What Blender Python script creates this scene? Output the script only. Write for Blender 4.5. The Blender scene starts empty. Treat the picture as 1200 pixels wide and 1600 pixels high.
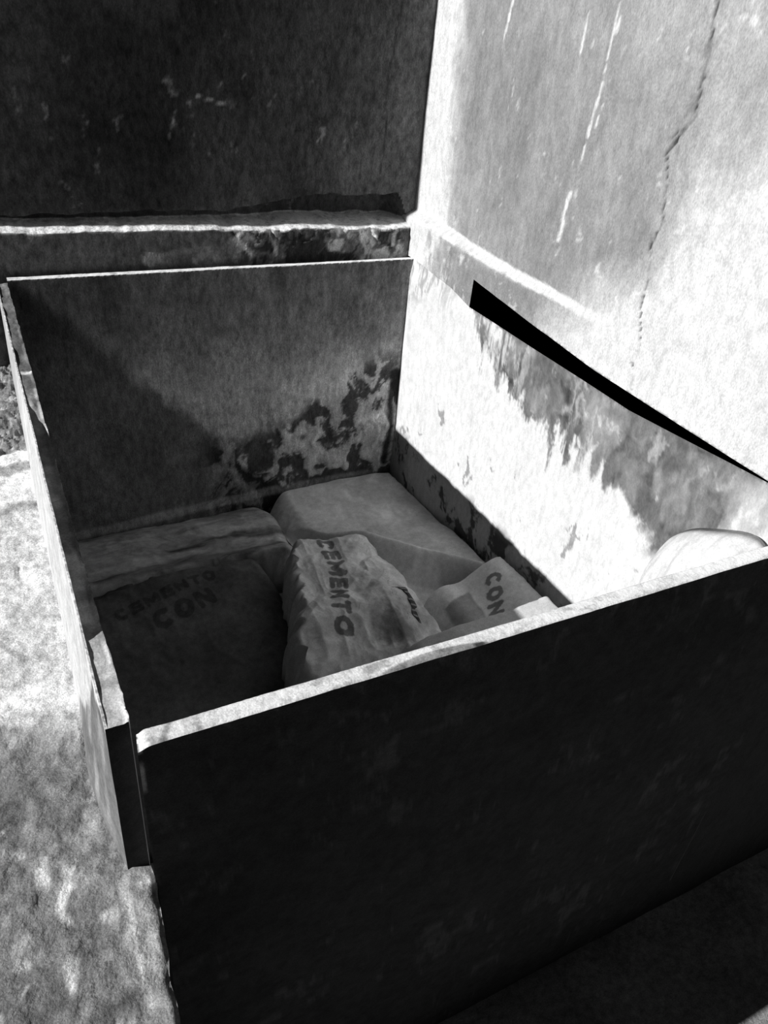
import bpy, bmesh, math
import numpy as np
from mathutils import Vector, Matrix

S = bpy.context.scene
COL = S.collection
A = np.array

# ------------------------------------------------------------------ numeric noise
def _h(ix, iy, iz, s):
    n = (ix.astype(np.int64) * 374761393 + iy.astype(np.int64) * 668265263 + iz.astype(np.int64) * 2147483647 + s * 1274126177) & 0xFFFFFFFF
    n = ((n ^ (n >> 13)) * 1274126177) & 0xFFFFFFFF
    n = n ^ (n >> 16)
    return (n & 0xFFFF) / 65535.0

def vn(x, y, z=0.0, s=0):
    x, y, z = np.broadcast_arrays(np.asarray(x, float), np.asarray(y, float), np.asarray(z, float))
    ix, iy, iz = np.floor(x), np.floor(y), np.floor(z)
    fx, fy, fz = x - ix, y - iy, z - iz
    fx, fy, fz = [f * f * f * (f * (f * 6 - 15) + 10) for f in (fx, fy, fz)]
    r = 0
    for a in (0, 1):
        for b in (0, 1):
            for c in (0, 1):
                w = (fx if a else 1 - fx) * (fy if b else 1 - fy) * (fz if c else 1 - fz)
                r = r + w * _h(ix + a, iy + b, iz + c, s)
    return r

def fbm(x, y, z=0.0, o=4, s=0):
    r, a, t = 0, 1.0, 0
    x, y, z = np.asarray(x, float), np.asarray(y, float), np.asarray(z, float)
    for k in range(o):
        r = r + a * vn(x, y, z, s + k * 17)
        t += a
        a *= .5
        x, y, z = x * 2.03 + 11.3, y * 2.03 + 5.7, z * 2.03 + 3.1
    return r / t

def rn(x, y, z=0.0, s=0, o=7, g=.66):
    """rough, high-detail noise with a warped domain"""
    x, y, z = np.asarray(x, float), np.asarray(y, float), np.asarray(z, float)
    wx, wy = fbm(x * 1.3 + 7, y * 1.3, z, 3, s + 901) - .5, fbm(x * 1.3, y * 1.3 + 5, z, 3, s + 907) - .5
    x, y = x + 1.4 * wx, y + 1.4 * wy
    r, a, t = 0, 1.0, 0
    for k in range(o):
        r = r + a * vn(x, y, z, s + k * 17); t += a; a *= g
        c_, s_ = .8, .6
        x, y, z = (c_ * x - s_ * y) * 1.95 + 11.3, (s_ * x + c_ * y) * 1.95 + 5.7, z * 2 + 3.1
    return .5 + (r / t - .5) * 1.5

def ridge(x, y, z=0.0, o=3, s=0):
    r, a, t = 0, 1.0, 0
    for k in range(o):
        r = r + a * (1 - np.abs(2 * vn(x, y, z, s + 31 * k) - 1))
        t += a
        a *= .5
        x, y = x * 2.1 + 4.1, y * 2.1 + 9.2
    return r / t

def ss(a, b, x):
    t = np.clip((np.asarray(x, float) - a) / (b - a), 0, 1)
    return t * t * (3 - 2 * t)

def seg(px, py, pts):
    """distance from points to a polyline"""
    d = np.full(np.broadcast(px, py).shape, 1e9)
    for (x0, y0), (x1, y1) in zip(pts[:-1], pts[1:]):
        vx, vy = x1 - x0, y1 - y0
        t = np.clip(((px - x0) * vx + (py - y0) * vy) / (vx * vx + vy * vy + 1e-12), 0, 1)
        d = np.minimum(d, np.hypot(px - x0 - t * vx, py - y0 - t * vy))
    return d

# ------------------------------------------------------------------ materials
def concrete(name, fine=.35, mid=.35, bump=.4, bscale=90., stretch=1., grain=.25, ink=None):
    """grey mineral / paper surface: albedo from the 'tone' attribute, broken up by noise"""
    m = bpy.data.materials.new(name)
    m.use_nodes = True
    nt = m.node_tree
    N, L = nt.nodes, nt.links
    bsdf = N['Principled BSDF']
    bsdf.inputs['Roughness'].default_value = .93
    bsdf.inputs['Specular IOR Level'].default_value = .12
    tc = N.new('ShaderNodeTexCoord')
    mp = N.new('ShaderNodeMapping')
    mp.inputs['Scale'].default_value = (1, 1, stretch)
    L.new(tc.outputs['Object'], mp.inputs['Vector'])
    at = N.new('ShaderNodeAttribute')
    at.attribute_name = 'tone'
    val = at.outputs['Fac']
    def math_(op, a, b):
        n = N.new('ShaderNodeMath')
        n.operation = op
        for i, v in enumerate((a, b)):
            if isinstance(v, (int, float)): n.inputs[i].default_value = v
            else: L.new(v, n.inputs[i])
        return n.outputs[0]
    if ink is not None:
        ai = N.new('ShaderNodeAttribute')
        ai.attribute_name = 'ink'
        nz = N.new('ShaderNodeTexNoise')
        nz.inputs['Scale'].default_value = 120
        L.new(tc.outputs['Object'], nz.inputs['Vector'])
        wob = math_('MULTIPLY', math_('SUBTRACT', nz.outputs['Fac'], .5), .006)
        mr = N.new('ShaderNodeMapRange')
        mr.inputs['From Min'].default_value = -.0012
        mr.inputs['From Max'].default_value = .0012
        mr.inputs['To Min'].default_value = ink
        mr.inputs['To Max'].default_value = 1.
        L.new(math_('ADD', ai.outputs['Fac'], wob), mr.inputs['Value'])
        val = math_('MULTIPLY', val, mr.outputs['Result'])
    for sc, amt, det in ((11., mid, 6.), (70., fine, 5.), (420., grain, 2.)):
        nz = N.new('ShaderNodeTexNoise')
        nz.inputs['Scale'].default_value = sc
        nz.inputs['Detail'].default_value = det
        nz.inputs['Roughness'].default_value = .62
        L.new(mp.outputs['Vector'], nz.inputs['Vector'])
        f = math_('MULTIPLY', math_('SUBTRACT', nz.outputs['Fac'], .5), amt * 4)
        val = math_('MULTIPLY', val, math_('MAXIMUM', math_('ADD', f, 1.), .12))
    val = math_('MINIMUM', math_('MAXIMUM', val, .004), .86)
    cb = N.new('ShaderNodeCombineColor')
    for i in range(3): L.new(val, cb.inputs[i])
    L.new(cb.outputs[0], bsdf.inputs['Base Color'])
    nb = N.new('ShaderNodeTexNoise')
    nb.inputs['Scale'].default_value = bscale
    nb.inputs['Detail'].default_value = 7
    nb.inputs['Roughness'].default_value = .6
    L.new(mp.outputs['Vector'], nb.inputs['Vector'])
    bp = N.new('ShaderNodeBump')
    bp.inputs['Strength'].default_value = bump
    bp.inputs['Distance'].default_value = .006
    L.new(nb.outputs['Fac'], bp.inputs['Height'])
    L.new(bp.outputs['Normal'], bsdf.inputs['Normal'])
    return m

M_WALL = concrete('sunlit_plaster', fine=.24, mid=.13, bump=.26, bscale=110., grain=.26, stretch=.5)
M_DARK = concrete('weathered_plaster', fine=.60, mid=.40, bump=.8, bscale=75., grain=.35, stretch=.6)
M_SLAB = concrete('whitewashed_slab', fine=.20, mid=.09, bump=.25, bscale=120., grain=.15, stretch=.5)
M_BACK = concrete('stained_cement_render', fine=.50, mid=.42, bump=.5, bscale=60., grain=.4, stretch=.5)
M_RIM = concrete('bin_cement', fine=.3, mid=.25, bump=.3, bscale=110., grain=.25)
M_FLOOR = concrete('rough_concrete', fine=.42, mid=.2, bump=.8, bscale=60., grain=.35)
M_PAPER = concrete('sack_paper', fine=.18, mid=.15, bump=.16, bscale=60., grain=.18, ink=.3)
M_PAPER_SHADED = concrete('shaded_sack_paper', fine=.3, mid=.25, bump=.16, bscale=60., grain=.25, ink=.55)  # paper for the left sack whose shade is painted in
M_SEAM = concrete('sack_seam_tape', fine=.2, mid=.1, bump=.2, bscale=200.)

# ------------------------------------------------------------------ mesh helpers
def link(name, verts, faces, mat, parent=None, attrs=None, smooth=True):
    me = bpy.data.meshes.new(name)
    verts = np.asarray(verts, float)
    me.from_pydata(verts.tolist(), [], faces if isinstance(faces, list) else faces.tolist())
    for k, v in (attrs or {}).items():
        a = me.attributes.new(k, 'FLOAT', 'POINT')
        a.data.foreach_set('value', np.asarray(v, np.float32).ravel())
    me.materials.append(mat)
    if smooth:
        me.polygons.foreach_set('use_smooth', [True] * len(me.polygons))
    me.update()
    o = bpy.data.objects.new(name, me)
    COL.objects.link(o)
    if parent: o.parent = parent
    return o

class Geo:
    def __init__(self): self.v, self.f, self.t, self.n = [], [], [], 0
    def grid(self, X, Y, Z, tone, flip=False, closed_u=False):
        """X,Y,Z,tone arrays (nu,nv)"""
        X, Y, Z, tone = np.broadcast_arrays(X, Y, Z, tone)
        nu, nv = X.shape
        idx = np.arange(nu * nv).reshape(nu, nv) + self.n
        a, b, c, d = idx[:-1, :-1], idx[1:, :-1], idx[1:, 1:], idx[:-1, 1:]
        q = np.stack([a, b, c, d] if not flip else [a, d, c, b], -1).reshape(-1, 4)
        self.v.append(np.stack([X, Y, Z], -1).reshape(-1, 3))
        self.t.append(tone.reshape(-1))
        self.f += q.tolist()
        self.n += nu * nv
        return idx
    def poly(self, pts, tone=.2):
        k = len(pts)
        self.v.append(A(pts, float)); self.t.append(np.full(k, tone))
        self.f.append(list(range(self.n, self.n + k))); self.n += k
    def build(self, name, mat, parent=None, smooth=True, weld=True):
        o = link(name, np.concatenate(self.v), self.f, mat, parent, {'tone': np.concatenate(self.t)}, smooth)
        if weld:
            bm = bmesh.new(); bm.from_mesh(o.data)
            bmesh.ops.remove_doubles(bm, verts=bm.verts, dist=1e-5)
            bm.to_mesh(o.data); bm.free()
        if smooth: o.data.set_sharp_from_angle(angle=math.radians(50))
        return o

def struct(o): o['kind'] = 'structure'; return o
def tag(o, label, cat, group=None):
    o['label'] = label; o['category'] = cat
    if group: o['group'] = group
    return o
def empty(name, loc=(0, 0, 0)):
    o = bpy.data.objects.new(name, None); COL.objects.link(o); o.location = loc; o.empty_display_size = .1
    return o

# ================================================================== SETTING
D = 1.316                       # depth of the bin, its inner width is 1.0
ZF = -.78                       # bin floor
ZP = -.20                       # raised platform on the left
ZG = -1.0                       # ground in front

# ---- back wall: upper wall, undercut groove, crumbling ledge, lower wall behind the bin's back slab
def wall_back():
    xs = np.arange(-1.75, .0701, .0055)
    zs = np.concatenate([np.linspace(-.26, -.03, 24), np.linspace(-.02, .07, 16), np.linspace(.072, .165, 56), np.linspace(.17, .95, 120)])
    X, Z = np.meshgrid(xs, zs, indexing='ij')
    wob = .010 * (fbm(X[:, :1] * 7, 0, 0, 3, 5) - .5) + .006 * (fbm(X[:, :1] * 40, 0, 0, 3, 6) - .5)
    zl = .098 + wob - .012 * ss(-1.1, .0, X) + .014 * ss(-.9, -1.1, X)  # ledge height
    crumb = ss(-.52, -.40, X) * ss(.06, -.06, X)
    lump = rn(X * 24, Z * 24, 0, 9, 6)
    lower = .040 + crumb * .026 * (lump - .55) * ss(.0, .05, Z)
    lower = lower + .010 * (fbm(X * 9, Z * 14, 0, 3, 12) - .5)
    upper = .074 + .005 * (fbm(X * 5, Z * 3, 0, 3, 15) - .5) + .004 * (fbm(X * 30, Z * 22, 0, 3, 16) - .5)
    gtop = .118 + wob + .036 * ss(-.55, -.16, X) + .010 * (fbm(X * 22, 2, 0, 3, 21) - .5)
    close = ss(.015, -.035, X)
    gt = zl + (gtop - zl) * close
    inn = np.clip((Z - zl + .011) / .013, 0, 1) ** 1.1
    out = ss(gt, gt - .006, Z)
    Y = lower + (upper - lower) * inn - .007 * (rn(X * 40, 4, 0, 13) - .5) * inn * ss(zl + .012, zl, Z) + .085 * inn * out * (.35 + .65 * ss(-.7, -.2, X)) * close
    # broken notch in the ledge
    notch = np.exp(-((X + .12) / .022) ** 2) + .7 * np.exp(-((X + .485) / .012) ** 2) + .5 * np.exp(-((X + .39) / .010) ** 2)
    Y = Y + .012 * notch * ss(zl - .05, zl, Z) * ss(zl + .02, zl, Z)
    # tone
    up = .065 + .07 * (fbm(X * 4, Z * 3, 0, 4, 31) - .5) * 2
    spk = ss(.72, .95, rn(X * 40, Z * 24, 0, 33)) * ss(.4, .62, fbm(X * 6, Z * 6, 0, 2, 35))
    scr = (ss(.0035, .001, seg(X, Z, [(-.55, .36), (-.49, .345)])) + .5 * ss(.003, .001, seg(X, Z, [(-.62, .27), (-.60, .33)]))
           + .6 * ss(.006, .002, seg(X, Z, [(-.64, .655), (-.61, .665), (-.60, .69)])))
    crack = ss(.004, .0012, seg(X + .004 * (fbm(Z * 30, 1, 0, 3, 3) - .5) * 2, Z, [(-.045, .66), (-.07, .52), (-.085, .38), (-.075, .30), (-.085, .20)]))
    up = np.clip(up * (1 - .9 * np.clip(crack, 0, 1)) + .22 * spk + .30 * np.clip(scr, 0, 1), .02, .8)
    up = up + .06 * ss(-.40, .03, X)  # bounce light near the right corner painted as a paler tone
    low = .16 + .10 * (fbm(X * 12, Z * 12, 0, 4, 41) - .5)
    ctop = .82
    cr = crumb * ss(.56, .66, lump)
    low = low * (1 - cr) + cr * .6
    low = low * (1 - .75 * crumb * ss(.47, .38, lump))
    for pts in ([(-.50, .09), (-.475, .06), (-.455, .03)],):
        low = low * (1 - .85 * ss(.006, .003, seg(X + .006 * (lump - .5), Z, pts)))
    for pts in ([(-.455, .085), (-.478, .06), (-.455, .035), (-.44, .02)], [(-.39, .085), (-.385, .055), (-.375, .02)], [(-.13, .08), (-.128, .03)], [(-.045, .08), (-.05, .03)]):
        low = np.maximum(low, .62 * ss(.008, .003, seg(X + .01 * (lump - .5), Z, pts)))
    atl = ss(zl - .016, zl - .010, Z + .008 * (rn(X * 40, Z * 40, 0, 14) - .5)) * ss(zl + .006, zl + .001, Z)
    T = low + (up - low) * ss(zl, zl + .004, Z)
    T = T + (ctop - T) * atl
    g = Geo()
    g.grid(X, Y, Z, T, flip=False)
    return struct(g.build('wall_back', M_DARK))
wall_back()

# ---- right wall above the bin slab, with the tapering slot into an added hollow behind it
YE = -.295                      # where the slot begins
def z_low(y):                   # top line of the bin's right slab
    y = np.asarray(y, float)
    return np.interp(-y, [0, .2, .295, .87, 1.19, 1.34], [.0, -.012, -.030, -.032, -.006, .0])
def z_up(y):
    y = np.asarray(y, float)
    return np.interp(-y, [.286, .52, .76, 1.0, 1.19, 1.34], [.038, .017, .001, -.003, -.004, .002])

def wall_right():
    g = Geo()
    def patch(ys, bottom):
        t = np.concatenate([np.linspace(0, .17, 40), np.linspace(.175, 1, 118)])
        Y = np.repeat(ys[:, None], len(t), 1)
        B = bottom(ys)[:, None]
        Z = B + (0.95 - B) * t[None]
        off = .030 * (1 - ss(.0, .9, -Y))
        zl = .110 - .012 * ss(.02, .30, -Y) + .008 * (fbm(Y * 12, 0, 0, 3, 51) - .5)
        X = .0 + off * ss(zl - .016, zl + .006, Z)
        X = X + .004 * (fbm(Y * 4, Z * 3, 0, 3, 53) - .5) + .0015 * (fbm(Y * 30, Z * 20, 0, 2, 54) - .5)
        X = X * ss(-.05, .02, Z) if False else X
        w = .10 * (fbm(Y * 6, Z * 5, 0, 4, 55) - .5)
        T = .205 + .10 * (rn(Y * 9, Z * 5, 0, 56) - .5) + .05 * ss(.25, .9, Z)
        s_ = -Y - .75 - 1.0 * (Z - .1) + w + .10 * (rn(Y * 16, Z * 9, 0, 64) - .5)
        T = T + .33 * ss(-.22, .06, s_)
        T = T + .08 * ss(-.62, -.95, Y) * ss(.2, .5, Z)
        wc = .09 * (rn(Y * 14, Z * 7, 0, 57) - .5)
        T = T + .32 * ss(-.15, -.03, Y + wc - .03 * ss(.2, .6, Z))
        # plaster ledge and its drips
        band = ss(zl - .016, zl - .008, Z + wc * .1) * ss(zl + .008, zl + .002, Z) * ss(.95, .70, -Y)
        T = T + (.56 - T) * band
        lo = ss(zl - .018, zl - .026, Z)
        strk = ss(.52, .72, rn(Y * 40, Z * 9, 0, 58))
        T = T - .02 * lo * ss(-.6, -.4, Y) + .2 * lo * strk * ss(.30, .22, -Y)
        # white specks, chalky run marks, long crack
        spk = ss(.80, .90, rn(Y * 34, Z * 24, 0, 60))
        T = T + .16 * spk
        jy = .007 * (rn(Z * 14, 3, 0, 61) - .5)
        for pts, wd in (([(-.593, .66), (-.591, .56)], .0040), ([(-.590, .555), (-.588, .50)], .003), ([(-.589, .48), (-.583, .395)], .0055), ([(-.598, .60), (-.600, .56)], .003), ([(-.604, .45), (-.600, .41)], .003),
                        ([(-.578, .375), (-.575, .345)], .0042), ([(-.566, .29), (-.560, .255), (-.558, .20)], .0075), ([(-.568, .245), (-.566, .225)], .003), ([(-.51, .60), (-.507, .52)], .002), ([(-.25, .60), (-.235, .53)], .006)):
            T = T + (.56 - T) * ss(wd, wd * .5, seg(Y + jy, Z, pts) + .004 * (rn(Y * 60, Z * 25, 0, 66) - .35))
        for pts, wd in (([(-.80, .70), (-.812, .60), (-.822, .545), (-.82, .50)], .0045), ([(-.83, .46), (-.80, .41)], .004), ([(-.812, .345), (-.826, .30), (-.816, .26), (-.820, .22)], .0035),
                        ([(-.828, .20), (-.835, .14), (-.850, .09)], .0028), ([(-.858, .03), (-.86, .008)], .006), ([(-.845, .055), (-.855, .045)], .003), ([(-.822, .50), (-.83, .46), (-.79, .42), (-.812, .345)], .0022)):
            k = ss(wd, wd * .4, seg(Y + jy * 2.2, Z, pts))
            k = k * (.42 + .58 * ss(.35, .55, rn(Y * 30, Z * 26, 0, 65)))
            T = T * (1 - .85 * k)
            X = X + .003 * k
        T = T - .08 * ss(.03, .0, seg(Y + 4 * jy, Z, [(-.815, .62), (-.82, .42)])) * ss(.5, .65, fbm(Y * 60, Z * 40, 0, 3, 63))
        g.grid(X, Y, Z, np.clip(T, .02, .50), flip=True)
        return X[:, 0], Y[:, 0], Z[:, 0]
    y1 = np.concatenate([np.linspace(.12, -.29, 84), [YE]])
    patch(y1, lambda y: z_low(np.minimum(y, 0)))
    y2 = np.concatenate([[YE], np.linspace(-.30, -1.336, 205)])
    bx, by, bz = patch(y2, lambda y: np.maximum(z_up(y), z_low(y) + .0005))
    # thickness of the plaster around the slot
    g.grid(np.stack([bx, bx + .035], 1), np.stack([by, by + .06 * ss(-.36, YE, by)], 1), np.stack([bz, bz], 1), .2)
    e0, e1 = float(z_low(YE)), float(z_up(YE))
    g.poly([(.0, YE, e0), (.035, YE + .06, e0 - .02), (.035, YE + .06, e1 + .02), (.0, YE, e1)], .05)
    # added deep hollow that keeps the slot black, and the mass of the wall
    x0, x1, ya, yb, za, zb = .035, 1.7, -1.30, 2.2, -.75, .5
    C = lambda x, y, z: (x, y, z)
    P = [C(x0, ya, za), C(x1, ya, za), C(x1, yb, za), C(x0, yb, za), C(x0, ya, zb), C(x1, ya, zb), C(x1, yb, zb), C(x0, yb, zb)]
    for q in ((0, 1, 2, 3), (4, 5, 6, 7), (1, 2, 6, 5), (2, 3, 7, 6), (0, 1, 5, 4)):
        g.poly([P[i] for i in q], .05)
    # inner skin of the hollow either side of the slot
    g.poly([(x0, YE + .06, zb), (x0, yb, zb), (x0, yb, za), (x0, YE + .06, za)], .05)
    g.poly([(x0, ya, zb), (x0, YE + .06, zb), (x0, YE + .06, .06), (x0, ya, .06)], .05)
    # top, end and outer side of the wall
    g.poly([(0, -1.336, .95), (1.9, -1.336, .95), (1.9, .12, .95), (0.03, .12, .95)], .3)
    g.poly([(.0, -1.3359, -1.02), (1.9, -1.3355, -1.02), (1.9, -1.3355, .95), (.0, -1.3355, .95)], .055)  # end face: same painted shade as the bin's front
    g.poly([(1.9, -1.336, -1), (1.9, 2.3, -1), (1.9, 2.3, .95), (1.9, -1.336, .95)], .2)
    g.poly([(.03, 2.3, -1), (1.9, 2.3, -1), (1.9, 2.3, .95), (.03, 2.3, .95)], .2)
    g.poly([(.03, .12, .95), (1.9, .12, .95), (1.9, 2.3, .95), (.03, 2.3, .95)], .2)
    g.poly([(.03, .12, -1), (.03, 2.3, -1), (.03, 2.3, .95), (.03, .12, .95)], .2)
    o = g.build('wall_right', M_WALL)
    return struct(o)
wall_right()

# ---- raised platform along the left side
def edge_x(y): return -1.001 - .010 * ss(-1.34, -1.5, y) + .006 * (fbm(np.asarray(y) * 30, 0, 0, 3, 71) - .5)
def platform():
    g = Geo()
    ys = np.concatenate([np.linspace(.06, -1.30, 240), np.linspace(-1.305, -2.0, 130)])
    t = np.concatenate([np.linspace(0, .3, 80), np.linspace(.31, 1, 60)])
    Y = np.repeat(ys[:, None], len(t), 1)
    xr = np.where(ys > -1.312, -1.0235, edge_x(ys))
    X = -1.0235 + (-2.3 + 1.0235) * t[None] ** 1.3 + 0 * Y
    X = X + (xr[:, None] + 1.0235) * ss(.03, 0, -1.0235 - X)
    rough = ss(-.40, -.36, Y + .03 * (fbm(X * 20, Y * 20, 0, 3, 72) - .5))
    n = rn(X * 14, Y * 14, 0, 73)
    Z = ZP + .010 * (n - .5) + .004 * (fbm(X * 60, Y * 60, 0, 3, 74) - .5)
    Z = Z + rough * (.030 * (rn(X * 26, Y * 26, 0, 75) - .6) - .01)
    Z = Z - .012 * ss(-1.10, -1.16, Y + .25 * (X + 1.04) + .03 * (n - .5))
    Z = Z - .003 * ss(.006, 0, xr[:, None] - X) * ss(-1.31, -1.33, Y)
    # concrete tones: pale area, rougher grey foot, darker bands
    T = .62 + .40 * (rn(X * 14, Y * 22, 0, 76) - .5)
    pale = ss(-.60, -.52, Y + .04 * (n - .5))
    T = T + (.84 - T) * pale
    k = .03 * (fbm(X * 30, Y * 12, 0, 3, 77) - .5)
    T = T * (1 - .58 * ss(-.478, -.468, Y + k) * ss(-.428, -.436, Y + k))
    T = T * (1 - .50 * ss(-.62, -.60, Y + k) * ss(-.575, -.59, Y + k))
    T = T + ((.17 + .25 * ss(.55, .75, rn(X * 40, Y * 40, 0, 83))) - T) * rough
    front = ss(-1.07, -1.15, Y + .35 * (X + 1.04) + .05 * (fbm(X * 25, Y * 25, 0, 3, 78) - .5))
    T = T + ((.20 + .20 * (rn(X * 20, Y * 20, 0, 79) - .5)) - T) * front
    spk = ss(.70, .82, rn(X * 26, Y * 22, 0, 80))
    T = T + .28 * spk * front
    strip = ss(.05, .03, -X - 1.0) * ss(-1.31, -1.34, Y)
    st = ss(.5, .68, fbm(X * 130, Y * 11, 0, 3, 81))
    T = T + strip * (.12 + .40 * st * ss(-1.47, -1.42, Y))
    for pts in ([(-1.092, -1.335), (-1.082, -1.315), (-1.078, -1.29)], [(-1.09, -1.385), (-1.093, -1.405)], [(-1.05, -1.46), (-1.065, -1.465)], [(-1.10, -1.30), (-1.10, -1.27)]):
        d = seg(X + .03 * (n - .5), Y + .02 * (rn(X * 40, Y * 40, 0, 84) - .5), pts)
        T = T + .35 * ss(.007, .003, d)
        
    # ground rubbed pale where the wall meets it
    # front edge cut on the slant
    yf = -1.566 - .015 * (X + 1.)
    keep = ss(0, .001, Y - yf + .02 * (n - .5))
    Y2 = np.maximum(Y, yf + .03 * (n - .5))
    g.grid(X, Y2, Z, np.clip(T, .02, .86))
    # face of the platform towards the lower ground
    sel = ys < -1.30
    e = np.stack([X[sel, 0], Y2[sel, 0], Z[sel, 0]], 1)
    zz = np.linspace(0, 1, 10)
    g.grid(np.repeat(e[:, :1] + .0006, 10, 1), np.repeat(e[:, 1:2], 10, 1), e[:, 2:3] + (ZG - e[:, 2:3]) * zz[None], .022)  # side lies in shade, painted near-black in the tone
    fx = np.linspace(-2.3, -1.0, 60)
    fy = -1.566 - .015 * (fx + 1.)
    g.grid(np.repeat(fx[:, None], 6, 1), np.repeat(fy[:, None], 6, 1), np.linspace(ZP + .01, ZG, 6)[None], .2)
    return struct(g.build('raised_platform', M_FLOOR))
platform()

def ground():
    g = Geo()
    xs = np.linspace(-2.6, 2.2, 150)
    ys = np.linspace(-1.30, -3.2, 90)
    X, Y = np.meshgrid(xs, ys, indexing='ij')
    Z = ZG + .02 * (fbm(X * 9, Y * 9, 0, 4, 90) - .5)
    g.grid(X, Y, Z, .25 + .3 * (fbm(X * 7, Y * 7, 0, 4, 91) - .5))
    return struct(g.build('ground', M_FLOOR))
ground()

# ================================================================== THE BIN
BIN = empty('concrete_bin', (-.5, -.66, ZG))
BIN['label'] = 'open thin-walled concrete bin built into the wall corner, sacks lying inside'
BIN['category'] = 'bin'
def part(o):
    o.parent = BIN
    o.matrix_parent_inverse = Matrix.Translation(Vector(BIN.location)).inverted()
    return o

def back_slab():
    g = Geo()
    xs = np.arange(-1.0, .0101, .0045)
    # profile: up the inner face, over the thin rim, down behind
    zi = np.concatenate([np.linspace(ZF, -.02, 170), np.linspace(-.016, 0, 6)])
    X, Z = np.meshgrid(xs, zi, indexing='ij')
    rough = ss(-.36, -.46, Z + .20 * (X + .35) * 0 + .10 * (fbm(X * 5, 0, 0, 2, 100) - .5)) * ss(-.56, -.40, X)
    lump = rn(X * 15, Z * 12, 0, 101)
    Y = .004 * (fbm(X * 6, Z * 5, 0, 3, 102) - .5) + .0 - .014 * rough * (lump - .35)
    Y = Y - .003 * ss(.0, -.01, Z + .01 * 0) * 0
    # tones: dark upper band, paler patch below, darker lower left, blotched rough foot
    n = rn(X * 8, Z * 5, 0, 103) - .5
    str_ = rn(X * 24, Z * 7, 0, 104) - .5
    diag = Z + 1.05 * (X + 1.0) + .10 * n                # > 0 right of the slanting tone edge
    pale_low = ss(-.10, -.34, Z + .22 * n + .10 * str_)
    T = .17 + .14 * n + .16 * str_
    T = T + .27 * pale_low
    T = T + .10 * np.exp(-((X + .24) / .12) ** 2 - ((Z + .36) / .10) ** 2)
    T = T * (1 - .68 * ss(.03, -.03, diag))
    d2 = seg(X, Z, [(-.62, -.44), (-.50, -.50)])
    blot = ss(.52, .42, lump)
    low = ss(.02, -.05, Z + .47 - .22 * ss(-.50, -.05, X) + .12 * n) * ss(-.62, -.55, X)
    T = T * (1 - .85 * low * blot) + .10 * low * ss(.55, .7, lump)
    hol = seg(X, Z, [(-.022, -.33), (-.03, -.42), (-.02, -.50), (-.035, -.62)])
    T = T * (1 - .9 * ss(.018, .006, hol + .02 * (lump - .5)))
    foot = ss(.02, .008, np.abs(Z + .66 + .03 * ss(-.4, -.9, X) + .01 * n))
    T = T + .16 * foot * ss(-.02, -.10, X)
    g.grid(X, Y, Z, np.clip(T, .025, .7), flip=True)
    t = np.linspace(0, 1, 8)
    top = Y[:, -1:]
    wz = .0025 * (fbm(xs * 30, 0, 0, 3, 105) - .5)[:, None]
    wid = (.021 - .005 * ss(-.9, 0, xs))[:, None] + .004 * (fbm(xs * 25, 3, 0, 3, 106) - .5)[:, None]
    g.grid(np.repeat(xs[:, None], 8, 1), top + wid * t[None], wz * np.sin(t * 3.14)[None] + .0, .86 - .2 * ss(.6, .72, fbm(xs * 60, 1, 0, 3, 107))[:, None], flip=True)
    g.grid(np.repeat(xs[:, None], 3, 1), top + wid, np.linspace(0, -.9, 3)[None], .2, flip=True)
    return part(g.build('back_wall', M_BACK))
back_slab()

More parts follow.
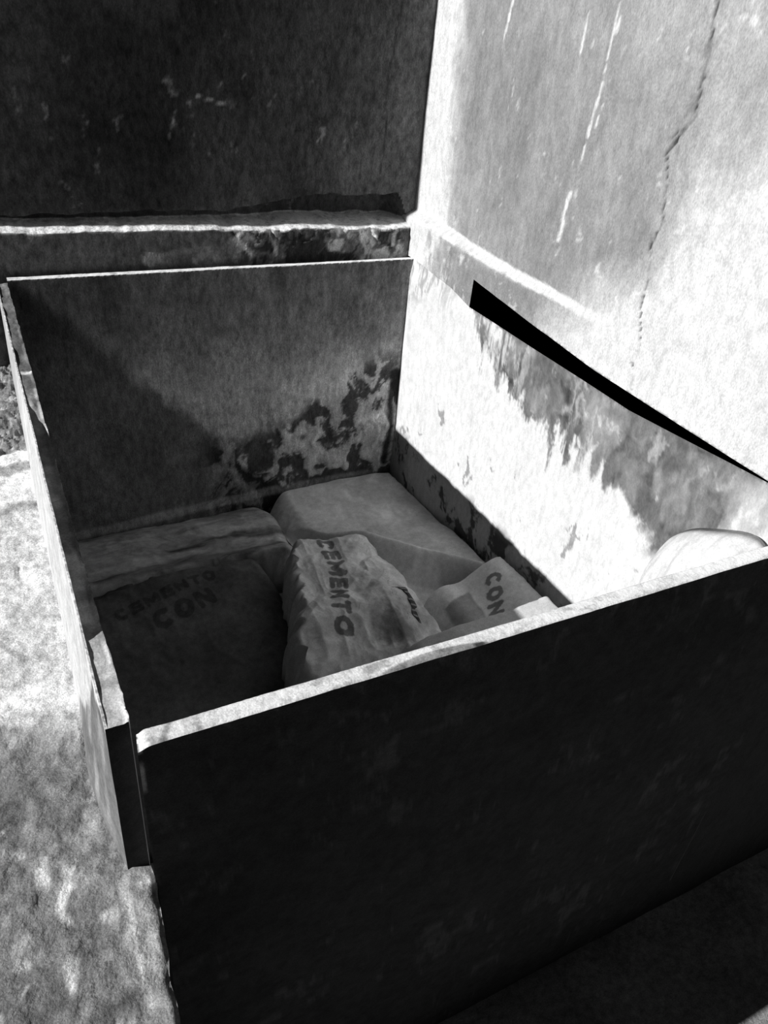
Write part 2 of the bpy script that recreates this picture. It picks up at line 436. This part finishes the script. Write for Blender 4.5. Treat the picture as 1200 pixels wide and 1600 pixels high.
def right_slab():
    g = Geo()
    ys = np.linspace(.0, -1.3135, 380)
    t = np.linspace(0, 1, 230) ** .9
    Y = np.repeat(ys[:, None], len(t), 1)
    B = z_low(ys)[:, None]
    Z = B + (ZF - B) * t[None]
    lean = .006 * ss(0, -.05, Z - B) * ss(.34, .2, -Y)
    n = fbm(Y * 10, Z * 7, 0, 4, 110) - .5
    lump = rn(Y * 20, Z * 15, 0, 111)
    X = .0 - lean + .004 * (fbm(Y * 4, Z * 4, 0, 3, 112) - .5)
    foot = ss(-.48, -.54, Z)
    X = X - .006 * foot * (lump - .4)
    X = X - .008 * ss(-.55, -.30, Z) * np.exp(-(Y / .02) ** 2) * 0
    T = .52 + .03 * n
    # grey, unpainted wedge below the slot
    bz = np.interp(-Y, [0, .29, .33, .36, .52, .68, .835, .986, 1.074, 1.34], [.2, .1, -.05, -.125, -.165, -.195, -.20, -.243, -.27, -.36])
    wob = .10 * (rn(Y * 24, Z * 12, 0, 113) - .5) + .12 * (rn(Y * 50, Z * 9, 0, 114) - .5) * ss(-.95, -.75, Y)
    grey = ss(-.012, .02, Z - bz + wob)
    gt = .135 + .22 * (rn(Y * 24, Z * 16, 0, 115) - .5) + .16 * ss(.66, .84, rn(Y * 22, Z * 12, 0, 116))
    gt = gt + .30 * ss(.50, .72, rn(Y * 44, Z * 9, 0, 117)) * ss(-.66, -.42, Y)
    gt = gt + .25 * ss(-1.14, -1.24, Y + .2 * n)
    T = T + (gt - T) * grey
    # mottled plaster by the back corner
    corner = ss(.32, .12, -Y) * ss(-.16, -.06, Z + .25 * (-Y) * -1 + .0) * ss(.46, .62, rn(Y * 44, Z * 14, 0, 118))
    T = T - .24 * corner
    # flaked spots
    fl = ss(.74, .79, rn(Y * 20, Z * 11, 0, 119)) * ss(-.26, -.34, Z)
    T = T * (1 - .55 * fl)
    # rough dark-blotched foot
    blot = ss(.40, .30, lump)
    ft = .50 + .10 * n
    T = T + (ft - T) * foot
    T = T * (1 - .80 * foot * blot)
    T = T * (1 - .45 * foot * ss(.13, .05, -Y))
    g.grid(X, Y, Z, np.clip(T, .02, .51), flip=True)
    # thickness at the top, along the slot
    s = ys <= YE
    g.grid(np.stack([X[s, 0], X[s, 0] + .02], 1), np.stack([ys[s], ys[s]], 1), np.stack([Z[s, 0], Z[s, 0] - .02], 1), .10)
    g.grid(np.stack([X[:, 0] + .02, X[:, 0] + .02], 1), np.stack([ys, ys], 1), np.stack([Z[:, 0] - .02, np.full(len(ys), ZF)], 1), .2)
    return part(g.build('side_wall', M_SLAB))
right_slab()

def left_wall():
    g = Geo()
    ys = np.concatenate([np.linspace(.0, -1.28, 300), np.linspace(-1.2825, -1.311, 14)])
    n1 = len(ys)
    lip = np.interp(-ys, [0, .25, .5, .66, .75, 1.15, 1.311], [-.0035, -.0035, -.0035, -.001, .007, .009, .008]) + .0012 * (fbm(ys * 20, 0, 0, 2, 120) - .5)
    rim = np.interp(-ys, [0, .4, .62, .70, .85, 1.15, 1.19, 1.311], [-.004, -.004, -.004, -.008, -.008, -.009, .0085, .0085])
    base = np.interp(-ys, [0, .4, .62, .93, 1.10, 1.18, 1.25, 1.311], [-1.026, -1.031, -1.034, -1.035, -1.037, -1.042, -1.035, -1.0235])
    zo = np.concatenate([[ZG, -.5, -.32], np.linspace(-.26, 0, 32)])
    Yo = np.repeat(ys[:, None], len(zo), 1)
    f = np.clip(-zo / .2, 0, 1)[None] ** 1.2
    Zo = np.where(zo[None] > -.26, zo[None] * 1.0 + lip[:, None] * (1 + zo[None] / .26), zo[None])
    Xo = -1.0225 + (base[:, None] + 1.0225) * f + .0008 * (fbm(Yo * 20, Zo * 20, 0, 3, 121) - .5)
    # bright skim coat, worn to grey cement towards the front end
    n = fbm(Yo * 26, Zo * 26, 0, 4, 122) - .5
    lim = np.interp(Zo, [-.3, -.16, -.09, -.02, .0, .01], [-1.03, -1.10, -1.19, -1.23, -1.285, -1.29])
    worn = ss(.004, -.006, Yo - lim + .035 * n)
    T = .42 - .10 * ss(.55, .2, -Yo) + .10 * n
    T = T + (.125 + .10 * n - T) * worn
    T = T + .09 * worn * ss(.55, .72, fbm(Yo * 45, Zo * 12, 0, 3, 123))
    T = T * (1 - .9 * ss(.0022, .001, seg(Yo, Zo + .002 * n, [(-1.225, -.012), (-1.262, -.004)])))
    g.grid(Xo, Yo, Zo, np.clip(T, .02, .8))
    # lip edge
    g.grid(np.stack([Xo[:, -1], Xo[:, -1] + .0022], 1), np.stack([ys, ys], 1), np.stack([lip, lip], 1), .7)
    # rim
    t = np.linspace(0, 1, 14)
    inner = -1.001 + .0035 * (fbm(ys * 45, 1, 0, 3, 124) - .5) + .004 * ss(-1.25, -1.29, ys) * (fbm(ys * 160, 0, 0, 2, 125) - .3)
    Yr = np.repeat(ys[:, None], 14, 1)
    Xr = -1.0203 + (inner[:, None] + 1.0203) * t[None]
    nr = fbm(Xr * 60, Yr * 28, 0, 4, 126)
    nr2 = ss(.56, .70, fbm(Xr * 25, Yr * 16, 0, 3, 127))
    Zr = rim[:, None] + .0045 * (nr - .5) + .004 * ss(.80, .96, t)[None] * ss(.42, .62, fbm(ys * 24, 5, 0, 3, 128))[:, None] - .001
    Zr = np.minimum(Zr, lip[:, None] + .0015)
    Tr = (.34 + .30 * (nr - .5) + .30 * nr2) * (1 - .62 * ss(-.62, -.55, Yr)) + .5 * ss(-.62, -.55, Yr) * ss(.008, .003, np.abs(Yr + .485 + .3 * (Xr + 1.01)))
    Tr = Tr + (.46 + .22 * (nr - .5) - Tr) * ss(-1.17, -1.20, Yr)
    Tr = Tr * (1 - .4 * ss(.010, .004, np.abs(Yr + 1.255)) )
    Tr = Tr + .25 * ss(.8, .95, t)[None] * ss(-1.25, -1.28, Yr)
    g.grid(np.repeat((Xo[:, -1] + .0022)[:, None], 2, 1), np.repeat(ys[:, None], 2, 1), np.stack([lip, Zr[:, 0]], 1), .3)
    Xr[:, 0] = Xo[:, -1] + .0022
    g.grid(Xr, Yr, Zr, np.clip(Tr, .03, .8))
    # inner face
    zi = np.linspace(0, 1, 60)
    Zi = Zr[:, -1:] + (ZF - Zr[:, -1:]) * zi[None]
    g.grid(Xr[:, -1:] + 0 * zi[None], np.repeat(ys[:, None], 60, 1), Zi, .2)
    # front end
    k = n1 - 1
    outer = [(Xo[k, i], ys[k], Zo[k, i]) for i in range(len(zo))]
    rimp = [(Xr[k, i], ys[k], Zr[k, i]) for i in range(14)]
    inn = [(Xr[k, -1], ys[k], Zi[k, j]) for j in range(60)] + [(Xr[k, -1], ys[k], ZG)]
    g.poly([(p[0], p[1] - .0006, p[2]) for p in outer + rimp[1:] + inn[1:]], .022)  # unlit end face, its shade painted into the tone
    return part(g.build('side_wall', M_RIM))
left_wall()

def front_wall():
    g = Geo()
    xs = np.linspace(-1.0, .0, 420)
    nx = len(xs)
    yi = -1.3155 + .002 * (fbm(xs * 14, 0, 0, 3, 130) - .5)
    yo = -1.3355 + .0012 * (fbm(xs * 30, 0, 0, 3, 131) - .5)
    miter = ss(-.99, -1.0, xs)
    t = np.linspace(0, 1, 14)
    X = np.repeat(xs[:, None], 14, 1)
    Xm = X + .003 * (1 - t)[None] * miter[:, None]
    Y = yi[:, None] + (yo - yi)[:, None] * t[None]
    n = rn(X * 24, Y * 50, 0, 132)
    Z = .0008 * (n - .5) - .0016 * (2 * t[None] - 1) ** 6
    Z = Z - .004 * ss(.012, .0, X + 1.0)
    T = .78 + .30 * (n - .5)
    T = T - .30 * ss(.60, .74, fbm(X * 55, Y * 90, 0, 3, 133)) * ss(-.35, -.55, X)
    T = T * (1 - .55 * ss(.0045, .0015, np.abs(X + .972 + .01 * (t[None] - .5))))
    # greyer arc on the outer half of the rim
    arc = ss(.0, .12, t[None] - (.42 + 26 * (X + .69) ** 2 * 4)) * ss(-.77, -.745, X) * ss(-.60, -.64, X)
    T = T - .48 * arc
    g.grid(Xm, Y, Z, np.clip(T, .05, .86))
    # outer face: its shade painted in as a near-black tone
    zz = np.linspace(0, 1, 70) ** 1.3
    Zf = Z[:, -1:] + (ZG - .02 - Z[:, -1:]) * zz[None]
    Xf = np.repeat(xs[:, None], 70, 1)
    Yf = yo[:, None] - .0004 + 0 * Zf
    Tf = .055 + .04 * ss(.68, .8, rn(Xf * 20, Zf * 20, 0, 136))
    Tf = Tf + .45 * ss(.004, .002, np.abs(Xf + .999)) * ss(-.11, -.08, Zf) * ss(.45, .6, fbm(Zf * 60, 3, 0, 2, 137))  # sun catching the left corner, painted as pale flecks
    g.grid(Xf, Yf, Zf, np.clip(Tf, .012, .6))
    # inner face
    zi = np.linspace(0, 1, 40)
    Xi = np.repeat(Xm[:, :1], 40, 1)
    sel = xs <= .0
    Zi = Z[:, :1] + (ZF - Z[:, :1]) * zi[None]
    g.grid(Xi[sel], np.repeat(yi[:, None], 40, 1)[sel], Zi[sel], .3, flip=True)
    # left end
    e_o = [(xs[0], yo[0], Zf[0, j]) for j in range(70)]
    g.poly([(Xm[0, 0], yi[0], Z[0, 0])] + [tuple(v) for v in np.stack([Xm[0], Y[0], Z[0]], 1)][1:] + e_o[1:] + [(Xm[0, 0], yi[0], ZG - .02)], .12)
    return part(g.build('front_wall', M_RIM))
front_wall()

def bin_floor():
    g = Geo()
    xs, ys = np.linspace(-1.0, 0, 30), np.linspace(0, -1.316, 40)
    X, Y = np.meshgrid(xs, ys, indexing='ij')
    g.grid(X, Y, ZF + 0 * X, .2)
    g.grid(X, Y, ZF - .05 + 0 * X, .2)
    return part(g.build('floor_slab', M_RIM))
bin_floor()

# ================================================================== SACKS
# print: distance fields of block capitals drawn with strokes (u to the right, v up, cap height 1)
def letter(ch, u, v, w=.92, sw=.29):
    h = sw / 2
    def line(*p): return seg(u, v, list(p)) - h
    a, b = h, w - h
    lo, hi = h, 1 - h
    if ch in 'OC0':
        cx, cy, rx, ry = w / 2, .5, w / 2 - h, .5 - h
        du, dv = (u - cx) / rx, (v - cy) / ry
        r = np.hypot(du, dv)
        d = np.abs(r - 1) * min(rx, ry) * 1.0 - h
        if ch == 'C':
            gap = np.abs(np.arctan2(dv * ry, du * rx)) - .62
            d = np.maximum(d, -gap * .5)
        return d
    if ch == 'E': return np.minimum.reduce([line((a, lo), (a, hi)), line((a, lo), (b, lo)), line((a, .5), (b - .05, .5)), line((a, hi), (b, hi))])
    if ch == 'M': return np.minimum.reduce([line((a, lo), (a, hi)), line((b, lo), (b, hi)), line((a, hi), (w / 2, .3)), line((w / 2, .3), (b, hi))])
    if ch == 'N': return np.minimum.reduce([line((a, lo), (a, hi)), line((b, lo), (b, hi)), line((a, hi), (b, lo))])
    if ch == 'T': return np.minimum(line((w / 2, lo), (w / 2, hi)), line((a, hi), (b, hi)))
    return np.full(np.shape(u), 1.)

def text(word, u, v, u0, v0, cap, ang=0., adv=1.06, warp=None):
    """distance field (metres) of a word whose baseline starts at (u0,v0)"""
    c, s = math.cos(ang), math.sin(ang)
    du, dv = u - u0, v - v0
    p, q = (c * du + s * dv) / cap, (-s * du + c * dv) / cap
    d = np.full(np.shape(u), 1.)
    for i, ch in enumerate(word):
        wd = 1.08 if ch == 'M' else .92
        d = np.minimum(d, letter(ch, p, q, wd) * cap)
        p = p - (adv + (.16 if ch == 'M' else 0))
    return d

# height map of what already lies in the bin
GX, GY = np.linspace(-1, 0, 251), np.linspace(-1.316, 0, 330)
HM = np.full((251, 330), ZF)
def sample(H, x, y):
    fx = np.clip((x + 1) * 250, 0, 249.999); fy = np.clip((y + 1.316) / 1.316 * 329, 0, 328.999)
    i, j = fx.astype(int), fy.astype(int)
    a, b = fx - i, fy - j
    return (H[i, j] * (1 - a) * (1 - b) + H[i + 1, j] * a * (1 - b) + H[i, j + 1] * (1 - a) * b + H[i + 1, j + 1] * a * b)
def blur(H, k):
    for _ in range(3):
        for ax in (0, 1):
            P = np.pad(H, [(k, k) if a == ax else (0, 0) for a in (0, 1)], mode='edge')
            c = np.cumsum(np.insert(P, 0, 0, axis=ax), axis=ax)
            n = H.shape[ax]
            H = (np.take(c, range(2 * k + 1, 2 * k + 1 + n), ax) - np.take(c, range(0, n), ax)) / (2 * k + 1)
    return H

def sack(cx, cy, ang, L, W, T, label, seed, wr=.006, ink=None, tone=.40, crease=None, conform=.6, tilt=(0, 0), nu=190, nv=120, extra=None, taper=0., rad=(.05, .05, .05, .05), mat=None, rag=.006, zmap=None, group='cement sacks piled in the bin'):
    """a filled paper sack draped over whatever lies below it"""
    global HM
    c, s = math.cos(ang), math.sin(ang)
    a = np.linspace(-1, 1, nu)[:, None] + 0 * np.zeros((1, nv)); b = np.linspace(-1, 1, nv)[None] + 0 * a
    def outline(a, b):
        u = a * L / 2 * (1 - .05 * b ** 4) + .012 * (fbm(b * 2 + 5, a * 1.2, 0, 2, seed) - .5) * 2
        v = b * W / 2 * (1 + taper * a) * (1 - .05 * a ** 4) + rag * (rn(a * 2.5, b * 1.2 + 9, 0, seed + 1, 4) - .5) * 2
        return u, v
    u, v = outline(a, b)
    def world(u, v): return cx + c * u - s * v, cy + s * u + c * v
    x, y = world(u, v)
    x = np.clip(x, -.994, -.009); y = np.clip(y, -1.310, -.009)
    base = sample(HM, x, y) + .0015
    sm = sample(np.maximum(blur(HM, 10), HM * 0 + HM.min()), x, y)
    # shoulders: rounding radius in metres at the u-, u+, v-, v+ edges
    def sh(d, r): return np.sqrt(np.clip(1 - (1 - np.clip(d / r, 0, 1)) ** 2, 0, 1))
    hw = W / 2 * (1 + taper * a)
    f = sh((1 + a) * L / 2, rad[0]) * sh((1 - a) * L / 2, rad[1]) * sh((1 + b) * hw, rad[2]) * sh((1 - b) * hw, rad[3])
    edge = np.clip(f * 3, 0, 1)
    w1 = ridge(u * 9 + seed, v * 5, 0, 3, seed + 3) - .6
    w2 = ridge((u + v) * 16, (u - v) * 7, 0, 3, seed + 5) - .6
    w3 = fbm(u * 5, v * 5, 0, 3, seed + 7) - .5
    top = (sm + T * f * (1 + .5 * w3) if zmap is None else sm + (np.maximum(zmap(x, y, u, v), sm + .012) - sm + .02 * w3) * f) + wr * edge * (w1 * 1.3 + w2) + f * (tilt[0] * u + tilt[1] * v)
    if crease is not None: top = top + crease(u, v) * edge
    top = np.maximum(top, base + .002 * edge)
    lvl = np.clip(f * 6, 0, 1)
    top = base + (top - base) * lvl
    Tn = tone + .10 * (fbm(u * 12, v * 12, 0, 4, seed + 9) - .5)
    if extra is not None: Tn = extra(u, v, Tn)
    I = ink(u, v) if ink is not None else np.full(u.shape, .5)
    nvt = nu * nv
    idx = np.arange(nvt).reshape(nu, nv)
    vt = np.stack([x, y, top], -1).reshape(-1, 3)
    vb = np.stack([x, y, base], -1).reshape(-1, 3)
    ft = np.stack([idx[:-1, :-1], idx[1:, :-1], idx[1:, 1:], idx[:-1, 1:]], -1).reshape(-1, 4)
    fb = ft[:, ::-1] + nvt
    o = link('cement_sack', np.concatenate([vt, vb]), np.concatenate([ft, fb]).tolist(), mat or M_PAPER, None,
             {'tone': np.concatenate([Tn.ravel(), Tn.ravel()]), 'ink': np.concatenate([I.ravel(), np.full(nvt, .5)])})
    bm = bmesh.new(); bm.from_mesh(o.data)
    bmesh.ops.remove_doubles(bm, verts=bm.verts, dist=2e-4)
    bm.to_mesh(o.data); bm.free()
    tag(o, label, 'sack', group)
    # record on the height map
    gx, gy = np.meshgrid(GX, GY, indexing='ij')
    du, dv = gx - cx, gy - cy
    gu = (c * du + s * dv) / (L / 2); gv = (-s * du + c * dv) / (W / 2 * (1 + taper * np.clip(gu, -1, 1)))
    ins = (np.abs(gu) < 1) & (np.abs(gv) < 1)
    fi, fj = (np.clip(gu, -1, 1) + 1) / 2 * (nu - 1.001), (np.clip(gv, -1, 1) + 1) / 2 * (nv - 1.001)
    i, j = fi.astype(int), fj.astype(int)
    p, q = fi - i, fj - j
    tv = top[i, j] * (1 - p) * (1 - q) + top[i + 1, j] * p * (1 - q) + top[i, j + 1] * (1 - p) * q + top[i + 1, j + 1] * p * q
    HM = np.where(ins, np.maximum(HM, tv), HM)
    def surf(uu, vv):
        """world point on the sack's top at metres (uu,vv)"""
        fi = np.clip((uu / (L / 2) + 1) / 2, 0, 1) * (nu - 1.001); fj = np.clip((vv / (W / 2 * (1 + taper * uu / (L / 2))) + 1) / 2, 0, 1) * (nv - 1.001)
        i, j = fi.astype(int), fj.astype(int); p, q = fi - i, fj - j
        r = []
        for F in (x, y, top):
            r.append(F[i, j] * (1 - p) * (1 - q) + F[i + 1, j] * p * (1 - q) + F[i, j + 1] * (1 - p) * q + F[i + 1, j + 1] * p * q)
        return np.stack(r, -1)
    return o, surf

PI = math.pi
# back row: flat, pressed up to the walls
def streak_g(u, v, T):
    k = rn(u * 7, v * 22, 0, 311) - .5
    return np.clip(T + .55 * k, .06, .7)
sack(-.695, -.165, .0, .585, .31, .11, 'dim rumpled sack in the far left corner of the bin', 310, wr=.006, tone=.30, rad=(.01, .06, .05, .012),
     zmap=lambda x, y, u, v: -.668 + .018 * np.exp(-((y + .27) / .03) ** 2) - .02 * ss(-.08, -.02, y), extra=streak_g)
def streak_a(u, v, T):
    k = rn(u * 9, v * 14, 0, 321) - .5
    return np.clip(T + .40 * k, .2, .8)
sack(-.215, -.325, -PI / 2, .635, .42, .13, 'pale smooth sack in the far right corner against the back wall', 320, wr=.003, tone=.60, rad=(.012, .05, .06, .012),
     zmap=lambda x, y, u, v: -.652 + .018 * ss(-.25, -.5, y) + .02 * ss(-.30, -.0, x) * ss(-.2, -.6, y) + .030 * np.exp(-(((x + .07 + .82 * (y + .59)) / 1.29 - .012) / .018) ** 2) * ss(-.26, -.34, y) - .06 * ss(.0, -.03, (x + .07 + .82 * (y + .59)) / 1.29), extra=streak_a)
# right row, printed end turned up against the side wall
def ink_d(u, v):
    return text('CONT', u, v, -.150, .036, .036, -.42, adv=1.06)
def patch_d(u, v, T):
    return T * (1 - .55 * ss(.004, -.004, np.maximum(np.abs(u + .08 + .2 * (v + .05)) - .055, np.abs(v + .045) - .035) + .008 * (fbm(u * 30, v * 30, 0, 3, 331) - .5)))
sack(-.118, -.80, -PI / 2 - .02, .40, .225, .19, 'pale sack beside the sunlit side wall with CON printed down its turned-up end', 330, wr=.003, tone=.62, ink=ink_d, rad=(.02, .05, .07, .012), extra=patch_d,
     zmap=lambda x, y, u, v: -.615 + .06 * ss(-.14, -.03, x))
# left row: slumps away from the ridge towards the front, shade painted into its tone
def ink_c(u, v):
    return np.minimum(text('CEMENTO', u, v, -.16, .205, .034, .20), text('CON', u, v, -.08, .150, .05, .22))
sack(-.755, -.625, .0, .48, .68, .125, 'broad shade-darkened sack on the left side with faint printed rows', 340, wr=.006, tone=.105, ink=ink_c, mat=M_PAPER_SHADED, rad=(.02, .05, .05, .05),
     zmap=lambda x, y, u, v: -.625 - .11 * ss(-.34, -.80, y) - .02 * ss(-.7, -.98, x))
# front right, thick, propped on end
sack(-.335, -1.085, .0, .43, .36, .33, 'plump plain grey sack near the front rim on the pile', 350, wr=.001, tone=.50, rad=(.10, .04, .05, .05),
     zmap=lambda x, y, u, v: -.385 + .0 * ss(-.3, -.14, x) - .03 * ss(-.35, -.55, x))
# the crumpled printed one on top, in the middle
def ink_b(u, v):
    vv = v + .008 * np.sin(u * 22) + .006 * (ridge(u * 13 + 3, v * 17, 0, 4, 371) - .5)
    return text('CEMENTO', u + .006 * np.sin(v * 60), vv, -.205, -.030, .044, -.20, adv=1.08)
def crease_b(u, v):
    k = ridge(u * 6 + 3, v * 10, 0, 3, 371) - .55
    fold = np.abs(fbm(u * 7 + v * 5, v * 5 - u * 3, 0, 2, 372) - .5)
    return .022 * k + .050 * (fold - .12) + .004 * (rn(u * 12, v * 12, 0, 373) - .5)
def dark_patch_b(u, v, T):  # darker patch towards the front right of the sack
    d = ss(.03, -.06, np.hypot((u - .13) / 1.4, v - .06) - .07 + .09 * (rn(u * 22, v * 22, 0, 374) - .5))
    return T * (1 - .72 * d) * (1 + .5 * (rn(u * 30, v * 30, 0, 375) - .5))
oB, sB = sack(-.400, -.605, -PI / 2 - .05, .48, .33, .12, 'crumpled torn sack on top in the middle printed CEMENTO', 360, wr=.006, tone=.52, ink=ink_b, crease=crease_b, taper=.34, rag=.03, rad=(.05, .03, .035, .03), nu=280, nv=200,
     zmap=lambda x, y, u, v: -.550 - .07 * ss(-.62, -.86, y) - .05 * ss(.03, .16, v), extra=dark_patch_b)
# stitched mouth strip of the crumpled sack
def seam_strip():
    g = Geo()
    us, vs = np.linspace(.02, .11, 30), np.linspace(.112, .128, 6)
    U, V = np.meshgrid(us, vs, indexing='ij')
    P = sB(U, V + .2 * (U - .1) ** 1)
    st = .05 + .22 * (np.mod(U * 1.0, .012) < .003)
    g.grid(P[..., 0], P[..., 1], P[..., 2] + .003, st)
    g.grid(P[..., 0], P[..., 1], P[..., 2] + .0005, st, flip=True)
    return g.build('stitched_seam', M_SEAM, oB)
seam_strip()

# upright sack slumped into the sunlit front corner
def upright():
    nu, nv = 120, 80
    a = np.linspace(-1, 1, nu)[:, None] + np.zeros((1, nv)); b = np.linspace(-1, 1, nv)[None] + 0 * a
    f = np.clip(1 - np.abs(a) ** 4, 0, 1) ** .55 * np.clip(1 - np.abs(b) ** 4, 0, 1) ** .5
    y = -1.150 + .090 * a * (1 - .04 * b ** 4)
    ztop = -.118 - .05 * a - .03 * np.abs(a) ** 4
    z = ztop + (-.60 - ztop) * (1 - b) / 2
    th = .085 * f * (1 + .4 * (fbm(a * 3, b * 3, 0, 3, 391) - .5)) + .006 * np.clip(3 * f, 0, 1) * (ridge(a * 4, b * 3, 0, 3, 392) - .6)
    xb = -.012 - .02 * (1 - b) / 2
    vt = np.stack([xb - th, y, z], -1).reshape(-1, 3); vb = np.stack([xb + 0 * th, y, z], -1).reshape(-1, 3)
    idx = np.arange(nu * nv).reshape(nu, nv)
    ft = np.stack([idx[:-1, :-1], idx[:-1, 1:], idx[1:, 1:], idx[1:, :-1]], -1).reshape(-1, 4)
    o = link('cement_sack', np.concatenate([vt, vb]), np.concatenate([ft, ft[:, ::-1] + nu * nv]).tolist(), M_PAPER, None,
             {'tone': np.full(2 * nu * nv, .5), 'ink': np.full(2 * nu * nv, .5)})
    bm = bmesh.new(); bm.from_mesh(o.data)
    bmesh.ops.remove_doubles(bm, verts=bm.verts, dist=2e-4)
    bm.to_mesh(o.data); bm.free()
    tag(o, 'sunlit white sack standing in the near right corner behind the front rim', 'sack', 'cement sacks piled in the bin')
upright()

# ================================================================== LIGHT, CAMERA
sun = bpy.data.lights.new('sun', 'SUN')
sun.energy = 6.6
sun.angle = math.radians(.53)
so = bpy.data.objects.new('sun', sun); COL.objects.link(so)
so.rotation_euler = Vector((1, -.008, -.507)).to_track_quat('-Z', 'Y').to_euler()
so.location = (-3, -.6, 2)
w = bpy.data.worlds.new('sky'); S.world = w
w.use_nodes = True
w.node_tree.nodes['Background'].inputs['Color'].default_value = (1, 1, 1, 1)
w.node_tree.nodes['Background'].inputs['Strength'].default_value = .035

cam = bpy.data.cameras.new('camera')
cam.sensor_fit = 'VERTICAL'
cam.sensor_height = 36.
cam.lens = 1192.9 / 1600 * 36.
cam.clip_start = .02
co = bpy.data.objects.new('camera', cam); COL.objects.link(co)
co.rotation_mode = 'XYZ'
co.location = (-1.0457, -1.8124, .5709)
co.rotation_euler = (.98, -.0869, -.4609)
S.camera = co
S.view_settings.view_transform = 'Standard'
S.view_settings.look = 'None'
S.view_settings.exposure = 0.
S.view_settings.gamma = 1.
S.view_settings.use_curve_mapping = False
